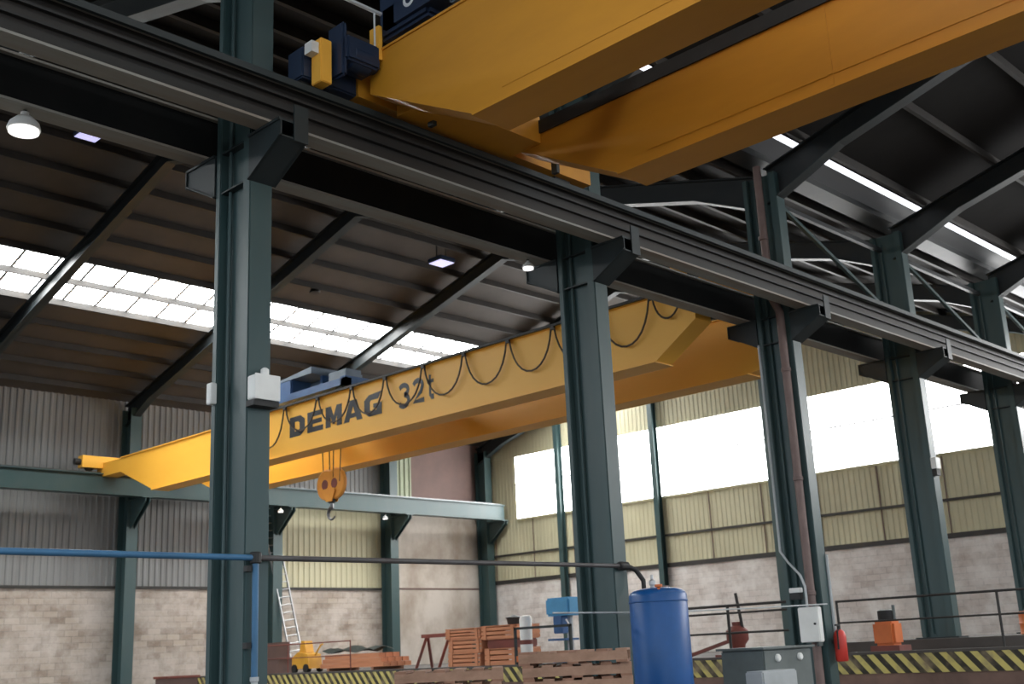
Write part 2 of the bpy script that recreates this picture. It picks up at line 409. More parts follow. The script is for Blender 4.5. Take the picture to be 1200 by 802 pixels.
# ------------------------------------------------------------------ columns
CY0, CY1, CW = 10.4, 11.12, .30
GB = 5.83+EYE                     # underside of the runway girders
CTOP = 10.35
col_lab = ['tall teal steel column nearest the camera, with white box and blue pipe',
           'tall teal steel column left of the blue tank',
           'tall teal steel column with the brown downpipe and white sign board',
           'tall teal steel column standing on the raised floor',
           'tall teal steel column cut by the right edge of the photo',
           'tall teal steel column beyond the right edge, next to the gable wall']
def column(i, x):
    z0 = 0 if x < XP else PLAT+.2
    if x > 30: z0 = PLAT
    t = thing('steel_column', (x, (CY0+CY1)/2, z0), col_lab[i], 'column', 'columns between the two crane bays')
    B().box(x-CW/2, x+CW/2, CY0, CY0+.15, z0+.03, CTOP).build('near_chord', 'teal', t, bevel=.012)
    B().box(x-CW/2, x+CW/2, CY1-.10, CY1, z0+.03, CTOP).build('far_chord', 'teal', t, bevel=.012)
    B().box(x-.05, x-.03, CY0+.15, CY1-.10, z0+.03, CTOP).build('web', 'teal', t)
    B().tube([(x-.085, CY1-.22, z0+.1), (x-.085, CY1-.22, CTOP-.2)], .022, 8).build('conduit', 'teal', t, True)
    B().box(x-CW/2-.08, x+CW/2+.08, CY0-.1, CY1+.1, z0, z0+.03).build('base_plate', 'teal_dark', t)
    for sgn, yf in ((-1, CY0), (1, CY1)):
        b = B(); tip = yf+sgn*.62
        poly = [(yf, GB-.03), (tip, GB-.03), (tip, GB-.22), (yf, GB-.55)]
        for xx in (x-.17, x+.15): b.prism(poly, lambda u, v, q: (q, u, v), xx, xx+.02)
        lo = [(yf, GB-.55), (tip, GB-.22), (tip, GB-.20), (yf, GB-.53)]
        b.prism(lo, lambda u, v, q: (q, u, v), x-.19, x+.19)
        b.box(x-.19, x+.19, min(yf, tip), max(yf, tip), GB-.03, GB)
        b.box(x+.0, x+.19, tip+sgn*.0, tip+sgn*.02, GB-.24, GB+.2) if sgn < 0 else b.box(x-.19, x+.19, tip-.01, tip+.01, GB-.24, GB)
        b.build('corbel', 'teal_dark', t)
    # stiffener plates in the column recess at corbel level
    s = B()
    for zz in (GB-.52, GB-.02): s.box(x-CW/2+.01, x+CW/2-.01, CY0+.15, CY1-.10, zz, zz+.02)
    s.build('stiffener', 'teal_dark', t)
    return t
cols = [column(i, x) for i, x in enumerate(COLX)]

# ------------------------------------------------------------------ runway girders
def runway(yc, x0, x1, zb, dep, label, wm):
    t = thing('runway_girder', ((x0+x1)/2, yc, zb), label, 'crane runway girder')
    w = .27
    B().box(x0, x1, yc-w/2, yc+w/2, zb, zb+.03).build('bottom_flange', 'girder_lit_rust', t)
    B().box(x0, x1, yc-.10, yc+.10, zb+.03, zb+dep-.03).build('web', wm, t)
    B().box(x0, x1, yc-w/2-.03, yc+w/2+.03, zb+dep-.03, zb+dep).build('top_flange', 'girder_lit_rust', t)
    B().box(x0, x1, yc-.035, yc+.035, zb+dep, zb+dep+.06).build('rail', 'rail', t)
    return t
RD = .55
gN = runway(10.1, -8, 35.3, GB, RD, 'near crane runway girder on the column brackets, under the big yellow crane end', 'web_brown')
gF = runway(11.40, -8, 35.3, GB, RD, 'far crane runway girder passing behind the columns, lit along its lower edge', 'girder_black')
# surge angle and cable channels riding along the outer lip of the near girder
for zz, mm in ((GB+.20, 'black'), (GB+.36, 'black')):
    B().box(-8, 35.3, 9.945, 9.998, zz, zz+.03).build('conductor_bar', mm, gN)
B().box(-8, 35.3, 9.84, 9.89, GB+RD-.08, GB+RD-.0).build('edge_angle', 'teal_dark', gN)
B().box(-8, 35.3, 10.32, 10.38, GB+RD-.02, GB+RD+.03).build('side_strip', 'girder_lit_rust', gN)
# wall runway
tA = thing('runway_girder', (12, 35.05, 7.16), 'long teal crane runway beam in front of the back wall', 'crane runway girder')
B().box(-11, 35.5, 34.85, 35.25, 7.16, 7.19).build('bottom_flange', 'teal', tA)
B().box(-11, 35.5, 34.93, 34.96, 7.19, 7.78).build('web', 'teal', tA)
B().box(-11, 35.5, 34.85, 35.25, 7.78, 7.82).build('top_flange', 'teal', tA)
B().box(-11, 35.5, 35.02, 35.09, 7.82, 7.88).build('rail', 'rail', tA)

# wall posts
wl = ['left of the hall, off the photo', 'left of the hall, outside the left edge', 'left of the nearest wall bay', 'at the left end of the yellow bridge crane', 'beside the leaning ladder', 'between the ribbed olive sheets and the stained plaster', 'in the corner of back wall and gable wall']
for i, x in enumerate(FRX):
    z0 = PLAT if x > XP else 0
    t = thing('wall_post', (x, 36.1, z0), 'teal wall post %s' % wl[i], 'post', 'posts along the back wall')
    B().box(x-.20, x+.20, 35.78, 35.81, z0, EAVE-.25).build('near_flange', 'teal', t)
    B().box(x-.20, x+.20, 36.37, 36.40, z0, EAVE-.25).build('far_flange', 'teal', t)
    B().box(x-.012, x+.012, 35.81, 36.37, z0, EAVE-.25).build('web', 'teal', t)
    b = B()
    poly = [(35.78, 7.14), (34.8, 7.14), (34.8, 7.0), (35.78, 6.2)]
    b.prism(poly, lambda u, v, q: (q, u, v), x-.09, x-.06).prism(poly, lambda u, v, q: (q, u, v), x+.06, x+.09)
    b.box(x-.2, x+.2, 34.8, 35.78, 7.13, 7.16)
    b.build('corbel', 'teal', t)
gl = ['behind the second big column', 'left of the blue tank, crossing the white window band', 'hidden behind the column with the downpipe', 'behind the runway girder', 'far right of the gable wall']
for i, y in enumerate((31.7, 26.7, 21.6, 16.6)):
    t = thing('gable_post', (XB-.2, y, PLAT), 'slim teal gable post %s' % gl[i], 'post', 'posts along the gable wall')
    zt = roof_far(y)-.75
    B().box(XB-.13, XB-.11, y-.11, y+.11, PLAT, zt).build('wall_flange', 'teal', t)
    B().box(XB-.38, XB-.36, y-.11, y+.11, PLAT, zt).build('room_flange', 'teal', t)
    B().box(XB-.36, XB-.13, y-.01, y+.01, PLAT, zt).build('web', 'teal', t)

# valley bracing
def brace(p, q, label, m='teal'):
    return tag(B().beam(p, q, .07, .07).build('diagonal_brace', m), label, 'brace')
for i in (2, 3, 4):
    a, b_ = COLX[i]+.22, COLX[i+1]-.22
    nm = ['right of the column with the downpipe', 'right of the column on the raised floor', 'at the far right end of the valley'][i-2]
    brace((a, 10.72, 10.0), (b_, 10.72, 8.35), 'teal diagonal brace falling to the right %s' % nm)
    tag(B().beam((a, 10.85, 9.98), (b_, 10.85, 9.98), .09, .09).build('eaves_strut', 'roof_steel'), 'dark horizontal strut under the roof valley %s' % nm, 'strut')

# ------------------------------------------------------------------ far yellow bridge crane
CX0, CX1, GW = 17.2, 19.62, .5
ZT, ZL = 6.44+EYE, 5.20+EYE
def face(u, v, w): return (w, u, v)
cr = thing('bridge_crane', (18.4, 23.3, ZL), 'yellow double girder bridge crane spanning the far bay, with black lettering', 'crane')
g1 = B().prism([(11.72, ZT), (11.72, ZT-.62), (12.7, ZL), (31.7, ZL), (33.75, ZT-.42), (35.3, ZT-.42), (35.3, ZT+.02), (33.75, ZT), (31.7, ZT)], face, CX0, CX0+GW).build('front_girder', 'yellow', cr)
g2 = B().prism([(11.72, ZT), (11.72, ZL+.05), (12.2, ZL), (31.7, ZL), (33.75, ZT-.42), (35.3, ZT-.42), (35.3, ZT+.02), (33.75, ZT), (31.7, ZT)], face, CX1, CX1+GW).build('rear_girder', 'yellow', cr)
f = B()
f.box(CX0-.05, CX0+GW+.05, 12.7, 31.7, ZL-.025, ZL)
f.build('bottom_flange', 'yellow', cr)
f = B(); f.box(CX1-.05, CX1+GW+.05, 12.2, 31.7, ZL-.025, ZL); f.build('bottom_flange', 'yellow', cr)
f = B(); f.box(CX0-.05, CX0+GW+.05, 11.72, 33.7, ZT, ZT+.025).box(CX1-.05, CX1+GW+.05, 11.72, 33.7, ZT, ZT+.025)
f.build('top_flange', 'yellow', cr)
RB = GB+RD+.06
B().box(16.3, 20.9, 11.24, 11.56, RB+.10, RB+.5).box(16.9, 20.0, 11.3, 11.74, RB+.12, RB+.36).build('end_carriage', 'yellow', cr)
B().box(16.5, 20.9, 34.9, 35.22, 7.98, 8.36).build('end_carriage', 'yellow', cr)
B().prism([(11.72, ZL+.06), (11.5, ZL+.1), (11.5, ZL+.34), (11.72, ZL+.5)], face, CX1+.02, CX1+.3).build('guide_arm', 'yellow', cr)
for xx in (16.8, 20.0):
    B().lathe((xx, 11.40, RB+.17), [(.17, -.05), (.17, .05)], 16, 'y').build('wheel', 'black', cr)
    B().lathe((xx, 35.055, 8.05), [(.17, -.05), (.17, .05)], 16, 'y').build('wheel', 'black', cr)
B().lathe((17.05, 35.06, 8.16), [(.10, -.75), (.10, -.55)], 12, 'x').build('buffer', 'black', cr)
# lettering on the front face: u runs to the reader's right (towards -y)
def letters(y_left, z0, w, h, pieces, b):
    fn = lambda u, v, q: (q, y_left-u*w, z0+v*h)
    for kind, *a in pieces:
        if kind == 'p': b.prism(a[0], fn, CX0-.006, CX0-.0005)
        else: b.ring(a[0], a[1], fn, CX0-.006, CX0-.0005)
D = [('r', [(0, 0), (.72, 0), (1, .22), (1, .78), (.72, 1), (0, 1)], [(.34, .27), (.58, .27), (.66, .36), (.66, .64), (.58, .73), (.34, .73)])]
Eh = [('p', [(0, 0), (1, 0), (1, .25), (.34, .25), (.34, .39), (.92, .39), (.92, .61), (.34, .61), (.34, .75), (1, .75), (1, 1), (0, 1)])]
Mh = [('p', [(0, 0), (.3, 0), (.3, .52), (.44, .12), (.56, .12), (.70, .52), (.70, 0), (1, 0), (1, 1), (.68, 1), (.5, .5), (.32, 1), (0, 1)])]
Ah = [('p', [(-.04, 0), (.28, 0), (.36, .2), (.66, .2), (.74, 0), (1.06, 0), (.70, 1), (.34, 1)])]
Ah = [('p', [(-.06, 0), (.26, 0), (.52, .74), (.52, 1), (.30, 1)]), ('p', [(1.06, 0), (.74, 0), (.50, .74), (.50, 1), (.72, 1)]), ('p', [(.3, .17), (.7, .17), (.64, .38), (.38, .38)])]
Gh = [('p', [(.26, 0), (1, 0), (1, .55), (.52, .55), (.52, .36), (.70, .36), (.70, .25), (.36, .25), (.32, .32), (.32, .66), (.38, .74), (.66, .74), (.80, .74), (.98, 1.06), (.26, 1), (0, .78), (0, .22)])]
yl = 24.62
for i, L in enumerate((D, Eh, Mh, Ah, Gh)):
    lb = B(); letters(yl-i*.775, 5.62+EYE, .66, .53, L, lb); lb.build('letter', 'letter', g1)
def ribbon(pts, th):
    out = []
    n = len(pts)
    L, R_ = [], []
    for i, (x_, y_) in enumerate(pts):
        a = pts[max(i-1, 0)]; c = pts[min(i+1, n-1)]
        dx, dy = c[0]-a[0], c[1]-a[1]; l = math.hypot(dx, dy) or 1
        L.append((x_-dy/l*th/2, y_+dx/l*th/2)); R_.append((x_+dy/l*th/2, y_-dx/l*th/2))
    return [('p', [L[i], L[i+1], R_[i+1], R_[i]]) for i in range(n-1)]
def arc(cx, cy, rx, ry, a0, a1, n=9): return [(cx+rx*math.cos(math.radians(a0+(a1-a0)*k/n)), cy+ry*math.sin(math.radians(a0+(a1-a0)*k/n))) for k in range(n+1)]
three = ribbon(arc(.45, .74, .38, .22, 150, -80) + arc(.45, .28, .42, .25, 80, -150), .22)
two = ribbon(arc(.45, .72, .38, .24, 160, -20) + [(.7, .45), (.1, .06), (.95, .06)], .22)
tee = ribbon([(.4, 1.0), (.4, .14), (.55, .04), (.8, .04)], .24) + ribbon([(.1, .72), (.8, .72)], .15)
for yl_, z_, w_, L in ((20.24, 5.63, .42, three), (19.73, 5.65, .42, two), (19.24, 5.68, .30, tee)):
    lb = B(); letters(yl_, z_+EYE, w_, .54, L, lb); lb.build('letter', 'letter', g1)
# festoon track and looping cable
B().box(CX0-.12, CX0-.06, 11.8, 27.5, ZT+.01, ZT+.06).build('festoon_track', 'black', cr)
ks = 0
y0 = 12.55-1.0
tops = [11.9, 12.65, 13.95, 15.2, 16.5, 17.88, 19.25, 20.62, 21.9, 23.3, 24.72, 26.1, 27.4]
bots = [.5, .83, .8, .8, .82, .80, .78, .76, .74, .72, .96, .9]
for a_, b_, d_ in zip(tops, tops[1:], bots):
    pts = []
    for q in range(13):
        s_ = q/12; pts.append((CX0-.09+.01*math.sin(s_*6), a_+.04+(b_-a_-.08)*(.5-.5*math.cos(math.pi*s_))*.55+(b_-a_-.08)*s_*.45, ZT-.0-d_*(1-(2*s_-1)**2)))
    B().tube(pts, .021, 6).build('festoon_cable', 'cable_brown', cr)
    B().box(CX0-.12, CX0-.06, b_-.05, b_+.05, ZT-.06, ZT+.01).build('festoon_trolley', 'black', cr)

# trolley of the far crane: travels along the girders, so it is a thing of its own
RZ = ZT+.025
tr = thing('crane_trolley', (18.4, 24.2, RZ), 'blue hoist trolley riding on top of the far yellow crane', 'hoist trolley')
f = B(); f.box(17.3, 20.05, 22.4, 22.6, RZ+.2, RZ+.42).box(17.3, 20.05, 26.3, 26.5, RZ+.2, RZ+.42).box(17.3, 17.5, 22.4, 27.6, RZ+.2, RZ+.38).box(19.8, 20.0, 22.4, 27.6, RZ+.2, RZ+.38)
f.build('trolley_frame', 'blue', tr)
for xx in (17.45, 19.87):
    for yy in (22.8, 26.1):
        B().lathe((xx, yy, RZ+.14), [(.14, -.05), (.14, .05)], 16, 'x').build('wheel', 'black', tr)
B().lathe((18.4, 0, RZ+.62), [(.30, 23.5), (.30, 25.6)], 20, 'y').build('rope_drum', 'blue_grey', tr, True)
B().box(17.5, 18.2, 25.0, 25.9, RZ+.40, RZ+.85).build('motor_housing', 'blue', tr, bevel=.03)
B().prism([(24.1, RZ+.84), (25.5, RZ+.84), (25.5, RZ+.9), (24.1, RZ+1.02)], face, 17.5, 19.2).build('cover', 'blue_grey', tr)
B().box(17.6, 18.1, 22.75, 23.5, RZ+.4, RZ+.72).build('control_cabinet', 'blue_grey', tr, bevel=.02)
for yy in (24.15, 25.35): B().box(17.9, 18.3, yy, yy+.1, RZ+.4, RZ+.86).build('bracket', 'blue', tr)
# hook block
hk = thing('hook_block', (18.15, 24.1, 5.6), 'orange hook block hanging on ropes under the far yellow crane', 'hook')
hz = 4.42+EYE; hx = 18.15; hy = 24.1
for dy in (-.2, .2):
    sh = B().lathe((hx, hy+dy, hz), [(.08, -.07), (.12, -.075), (.20, -.05), (.36, -.06), (.40, -.03), (.40, .03), (.36, .06), (.20, .05), (.12, .075), (.08, .07)], 28, 'x').build('sheave', 'hook_orange', hk, True)
    B().lathe((hx, hy+dy, hz), [(.12, -.082), (.13, -.078), (.13, .078), (.12, .082)], 18, 'x').build('hub', 'redbrown', sh)
B().prism([(hy-.26, hz-.2), (hy-.12, hz-.46), (hy+.12, hz-.46), (hy+.26, hz-.2), (hy+.2, hz-.12), (hy-.2, hz-.12)], face, hx-.10, hx-.075).prism([(hy-.26, hz-.2), (hy-.12, hz-.46), (hy+.12, hz-.46), (hy+.26, hz-.2), (hy+.2, hz-.12), (hy-.2, hz-.12)], face, hx+.075, hx+.10).build('side_plate', 'hook_orange', hk)
B().lathe((hx, hy, hz-.5), [(.07, 0), (.10, .02), (.10, .1), (.06, .12)], 14).build('swivel', 'black', hk)
pts = [(hx, hy, hz-.48), (hx, hy, hz-.62)] + [(hx, hy+.15*math.sin(a), hz-.77+.15*math.cos(a)) for a in [math.radians(t) for t in range(0, 250, 20)]]
B().tube(pts, [.05]*2+[.055-.003*i for i in range(len(pts)-2)], 8).build('hook', 'rail', hk)
for i, (dx, dy) in enumerate(((-.05, -.56), (-.05, -.18), (.05, .2), (.05, .56))):
    B().tube([(hx+dx, hy+dy*.72, hz+.02), (hx+dx, hy+dy, RZ+.45)], .014, 6).build('wire_rope', 'black', hk)

# ------------------------------------------------------------------ near yellow crane
c1 = thing('bridge_crane', (9.6, 2, 5.62+EYE), 'large yellow double girder crane overhead at the top right', 'crane')
Z1 = 5.62+EYE
ymin = -14.2
for xx, nm, T1 in ((10.45, 'rear_girder', 6.67+EYE), (7.98, 'front_girder', 7.02+EYE)):
    ye = 9.80
    gd = B().prism([(ye, Z1+.92), (8.05, Z1), (ymin+1.8, Z1), (ymin, Z1+.8), (ymin, T1), (ye, T1)], face, xx, xx+.52).build(nm, 'yellow_dirty', c1)
    B().prism([(8.05, Z1), (8.05, Z1-.025), (ymin+1.8, Z1-.025), (ymin+1.8, Z1)], face, xx-.03, xx+.55).build('bottom_flange', 'yellow_dirty', c1)
    b = B()
    for yy in (5.1, 1.2, -2.7): b.box(xx-.006, xx-.0005, yy, yy+.05, Z1+.02, T1-.02)
    b.box(xx-.006, xx-.0005, ymin+1.8, 7.6, Z1+.14, Z1+.155)
    b.build('weld_seam', 'yellow_dirty', gd)
    B().box(xx-.02, xx+.54, ymin, ye, T1, T1+.03).build('top_flange', 'yellow_dirty', c1)
    B().box(xx+.22, xx+.29, ymin, 9.8, T1+.03, T1+.09).build('trolley_rail', 'rail', c1)
B().box(10.42, 10.449, ymin, 9.3, 6.60+EYE, 6.78+EYE).build('side_strip', 'black', c1)  # black strip added to darken the gap between the girders
RB1 = GB+RD+.06
B().box(7.9, 12.2, 9.93, 10.27, RB1+.10, RB1+.55).build('end_carriage', 'yellow_dirty', c1)
B().box(7.1, 7.9, 9.95, 10.25, RB1+.10, RB1+.5).build('drive_frame', 'blue_dark', c1, bevel=.02)
B().box(8.5, 10.45, 9.3, 9.92, RB1+.02, RB1+.40).build('connecting_plate', 'yellow_dirty', c1)
B().box(7.21, 7.37, 9.74, 9.93, RB1+.0, RB1+.56).build('buffer_post', 'yellow', c1, bevel=.01)
B().box(7.11, 7.21, 9.78, 9.92, RB1+.36, RB1+.5).build('buffer', 'white', c1)
for xx in (7.3, 11.7): B().lathe((xx, 10.1, RB1+.2), [(.2, -.06), (.2, .06)], 18, 'y').build('wheel', 'black', c1)
for xx in (8.9, 11.2): B().box(xx, xx+.06, 9.70, 9.80, RB1-.04, RB1+.2).build('sweeper', 'teal_dark', c1)
B().lathe((0, 9.7, RB1+.42), [(.13, 7.55), (.16, 7.58), (.16, 7.85), (.10, 7.88), (.10, 7.97)], 18, 'x').build('travel_motor', 'blue_dark', c1, True)
B().box(7.45, 7.95, 9.55, 9.92, RB1+.3, RB1+.62).box(7.42, 7.5, 9.6, 9.9, RB1+.1, RB1+.8).build('gear_housing', 'blue_dark', c1, bevel=.03)
B().tube([(7.45, 9.6, RB1+1.10), (8.15, 9.6, RB1+1.10)], .025, 8).tube([(7.9, 9.6, RB1+1.1), (7.9, 9.6, RB1+.6)], .012, 8).build('handrail', 'white_pipe', c1)
B().box(7.92, 7.975, 9.55, 9.72, RB1+.45, RB1+.9).build('end_stop', 'yellow', c1)
t1 = thing('crane_trolley', (9.5, 8.6, T1+.09), 'dark blue hoist trolley on the end of the near yellow crane', 'hoist trolley')
B().box(7.95, 10.85, 7.2, 7.4, T1+.25, T1+.5).box(7.95, 10.85, 9.3, 9.5, T1+.25, T1+.5).box(7.95, 8.2, 7.2, 9.5, T1+.25, T1+.5).box(10.55, 10.85, 7.2, 9.5, T1+.25, T1+.5).build('trolley_frame', 'blue_dark', t1)
for xx in (8.23, 10.71):
    for yy in (7.5, 9.2): B().lathe((xx, yy, T1+.25), [(.16, -.05), (.16, .05)], 16, 'x').build('wheel', 'black', t1)
B().box(8.0, 9.0, 8.75, 9.65, T1+.16, T1+1.15).build('motor_housing', 'blue_dark', t1, bevel=.04)
B().box(8.0, 8.45, 8.05, 8.4, T1+.12, T1+1.0).build('control_cabinet', 'blue_grey', t1, bevel=.02)
B().lathe((9.5, 0, T1+.8), [(.32, 7.5), (.32, 9.2)], 20, 'y').build('rope_drum', 'rail', t1)
B().tube([(7.97, 8.95, T1+1.3), (7.97, 8.95, T1+.45)] + [(7.97, 8.95+.08-.08*math.cos(a), T1+.45-.08*math.sin(a)) for a in [math.radians(t) for t in range(15, 200, 20)]], .03, 8).build('hose', 'white_pipe', t1)

# ------------------------------------------------------------------ things on and around the columns
def tube_thing(name, pts, r, mat, label, cat, n=10, group=None):
    return tag(B().tube(pts, r, n).build(name, mat, None, True), label, cat, group)
# pipe along the column line at 2.75 m
pz = 2.76
pp = thing('compressed_air_pipe', (5.0, 10.33, pz), 'blue pipe running level in front of the nearest column with a vertical drop', 'pipe')
B().tube([(-8, 10.33, pz-.02), (6.78, 10.33, pz)], .032, 12).build('run', 'pipe_blue', pp, True)
B().tube([(6.80, 10.33, pz+.03), (6.80, 10.33, 1.55)], .034, 12).build('drop', 'pipe_blue', pp, True)
B().lathe((6.80, 10.33, pz), [(.05, -.06), (.06, -.05), (.06, .05), (.05, .06)], 12).build('tee', 'black', pp)
B().lathe((6.80, 10.33, 1.40), [(.025, 0), (.035, .03), (.035, .12), (.045, .13), (.045, .17)], 12).build('drain_valve', 'lightgrey', pp)
for zz in (2.65, 1.88): B().box(6.70, 6.76, 10.33, 10.40, zz-.03, zz+.03).build('pipe_clip', 'black', pp)
p2 = thing('compressed_air_pipe', (9.8, 10.33, pz), 'dull grey pipe running level between the nearest column and the tank column', 'pipe')
B().tube([(6.86, 10.34, pz), (12.78, 10.34, pz+.03)], .03, 12).build('run', 'pipe_grey', p2, True)
B().lathe((0, 10.34, pz+.03), [(.05, 12.75), (.06, 12.78), (.06, 12.93), (.04, 12.95)], 12, 'x').build('shut_off_valve', 'black', p2)
tube_thing('air_hose', [(12.95, 10.33, pz+.02), (13.05, 10.28, pz-.03), (13.10, 10.2, pz-.18), (13.0, 10.12, pz-.40), (12.98, 10.05, pz-.55), (12.9, 10.03, pz-.68)], .035, 'black', 'black hose looping from the pipe valve down to the blue tank', 'hose')
# junction box on the first column
jb = thing('junction_box', (6.9, 10.3, 4.42), 'white electrical box on the nearest column', 'electrical box')
jbx = B().box(6.71, 7.01, 10.24, 10.40, 4.43, 4.70).build('box', 'white', jb, bevel=.012)
B().box(6.70, 7.02, 10.225, 10.24, 4.425, 4.705).build('lid', 'white', jb, bevel=.005)
B().box(6.70, 7.02, 10.25, 10.40, 4.36, 4.425).build('bracket', 'black', jb)
B().lathe((6.88, 10.32, 4.70), [(.03, 0), (.045, .01), (.045, .08), (.02, .1)], 12).build('gland', 'white', jbx)
tag(B().box(6.635, 6.712, 11.0, 11.1, 4.50, 4.74).build('conduit_box', 'white', bevel=.008), 'small white conduit box on the left edge of the nearest column', 'electrical box')
j4 = thing('junction_box', (COLX[3]-.1, 10.3, 5.0), 'small white box on the column standing on the raised floor', 'electrical box')
xx = COLX[3]-.72+.45
B().box(COLX[3]-.19, COLX[3]+.03, 10.28, 10.40, 5.0, 5.24).build('box', 'white', j4, bevel=.01)
B().box(COLX[3]-.17, COLX[3]+.01, 10.30, 10.40, 4.86, 5.0).build('bracket', 'black', j4)
# downpipe in the recess of the third column
x3 = COLX[2]
dn = thing('downpipe', (x3-.24, 10.62, .5), 'brown rainwater downpipe along the third column from the roof valley', 'pipe')
B().tube([(x3-.22, 10.72, 10.5), (x3-.22, 10.72, 7.9), (x3-.24, 10.55, 7.55), (x3-.24, 10.55, .35)], .075, 14).build('pipe', 'downpipe', dn, True)
for zz in (2.4, 4.4, 6.4, 9.0): B().lathe((x3-.24, 10.55 if zz < 8 else 10.72, zz), [(.078, 0), (.09, .01), (.09, .07), (.078, .08)], 14).build('pipe_clip', 'downpipe', dn)
# sign board and small box on third column
sb = thing('distribution_box', (18.0, 10.48, 1.62), 'large white distribution box low on the column with the downpipe', 'electrical box')
B().box(17.94, 18.08, 10.30, 10.68, 1.62, 2.20).build('box', 'white', sb, bevel=.012)
door = B().box(17.925, 17.94, 10.31, 10.67, 1.63, 2.19).build('door', 'white', sb, bevel=.005)
B().lathe((17.925, 10.36, 1.92), [(.02, -.02), (.02, 0)], 10, 'x').build('latch', 'black', door)
B().box(18.08, 18.22, 10.42, 10.46, 1.55, 2.25).build('bracket', 'grey_metal', sb)
s3 = thing('socket_box', (17.95, 10.5, 2.3), 'small black and white socket box above the white distribution box', 'electrical box')
B().box(18.0, 18.09, 10.62, 10.84, 2.34, 2.46).build('body', 'black', s3, bevel=.008)
B().box(17.99, 18.09, 10.62, 10.84, 2.46, 2.54).build('lid', 'white', s3, bevel=.008)
tube_thing('conduit', [(18.0, 10.52, 2.21), (18.0, 10.52, 2.55), (18.05, 10.62, 2.75), (18.16, 10.9, 3.0), (18.19, 11.05, 3.2), (18.19, 11.05, 7.0)], .022, 'lightgrey', 'thin grey conduit curving up the column with the downpipe', 'conduit', 8)
tube_thing('conduit', [(18.60, 10.385, 1.5), (18.60, 10.385, 3.1)], .03, 'lightgrey', 'short pale conduit on the right side of the column with the downpipe', 'conduit', 8)
# strung cable
tube_thing('strung_cable', [(11.2, 10.22, 2.155), (12.7, 10.22, 2.145), (14.2, 10.22, 2.155), (16.2, 10.22, 2.19), (18.2, 10.25, 2.24)], .012, 'lightgrey', 'thin grey cable strung across in front of the blue tank', 'cable', 6)

# lamps
def dome_lamp(x, y, z, r, label, top):
    t = thing('high_bay_lamp', (x, y, z), label, 'lamp')
    sd = B().lathe((x, y, z), [(r, 0), (r*1.02, .01), (r*.9, r*.45), (r*.5, r*.85), (r*.25, r*.95), (r*.25, r*1.2)], 20).build('shade', 'white', t, True)
    B().lathe((x, y, z), [(r*.92, -.03), (r*.92, .0)], 20).build('lens', 'lamp_white', sd)
    B().tube([(x, y, z+r*1.1), (x, y, top)], .02, 8).build('stem', 'black', t)
    return t
dome_lamp(4.55, 11.40, 5.62+EYE-.02, .17, 'white dome lamp hanging under the far runway girder, left edge of the photo', GB)
dome_lamp(12.35, 11.40, 5.72+EYE-.02, .09, 'small white lamp under the far runway girder, left of the tank column', GB)
dome_lamp(28.85, 34.9, 6.93, .10, 'small white lamp under the back wall crane beam, right of the hook', 7.16)
dome_lamp(24.0, 34.9, 6.95, .10, 'small white lamp under the back wall crane beam, above the ladder', 7.16)
def flood(x, y, z, w, d, label, top):
    t = thing('flood_lamp', (x, y, z), label, 'lamp', 'flood lamps under the ridge')
    hs = B().box(x-w/2, x+w/2, y-d/2, y+d/2, z, z+.14).build('housing', 'blue_dark', t, bevel=.03)
    B().box(x-w*.45, x+w*.45, y-d*.42, y+d*.42, z-.015, z).build('lens', 'lamp_blue', hs)
    B().tube([(x-w*.3, y, z+.14), (x-w*.3, y, top)], .02, 6).tube([(x+w*.3, y, z+.14), (x+w*.3, y, top)], .02, 6).build('hanger', 'black', t)
flood(22.6, 24.45, 11.75+EYE-.2, .62, .62, 'blue-white flood lamp under the roof, above the far crane', roof_far(24.45)+.05)
flood(10.95, 23.7, 12.15+EYE-.2, .55, .5, 'blue-white flood lamp half hidden behind the girder at the upper left', roof_far(23.8))
pd = thing('pendant_lamp', (20.6, 27.2, 12.3), 'small dark pendant lamp under the roof above the blue trolley', 'lamp')
py = 27.9; pzz = 11.05+EYE
B().lathe((20.4, py, pzz), [(.16, 0), (.17, .02), (.08, .2), (.04, .26)], 14).build('shade', 'black', pd)
B().tube([(20.4, py, pzz+.2), (20.4, py, roof_far(py)+.02)], .015, 6).build('cord', 'black', pd)

# ------------------------------------------------------------------ blue air tank
tx, ty, r_ = 12.55, 9.55, .385
tk = thing('air_tank', (tx, ty, 0), 'tall blue air receiver tank beside the second column', 'tank')
tsh = B().lathe((tx, ty, 0), [(.05, .20), (.22, .22), (.34, .30), (r_, .42), (r_, 2.33), (.365, 2.37), (.31, 2.405), (.18, 2.43), (.05, 2.44)], 40).build('shell', 'tank_blue', tk, True)
for a in (45, 165, 285):
    ca, sa = math.cos(math.radians(a)), math.sin(math.radians(a))
    B().beam((tx+ca*.33, ty+sa*.33, .0), (tx+ca*.33, ty+sa*.33, .40), .09, .03, (ca, sa, 0)).build('leg', 'tank_blue', tk)
B().lathe((tx-.1, ty, 2.40), [(.03, 0), (.03, .06), (.045, .07), (.045, .12), (.02, .14), (.02, .2)], 12).build('safety_valve', 'alu', tk)
B().lathe((tx+.14, ty, 2.38), [(.05, 0), (.05, .04), (.07, .05), (.07, .08)], 12).build('pipe_flange', 'downpipe', tk)
B().lathe((tx-.23, ty-.2, 2.34), [(.02, 0), (.02, .08), (.05, .09), (.05, .12)], 12).build('gauge', 'orange', tk)
B().lathe((tx, ty, 0), [(r_+.004, 2.24), (r_+.008, 2.245), (r_+.008, 2.26), (r_+.004, 2.265)], 40).build('weld_band', 'tank_blue', tsh)

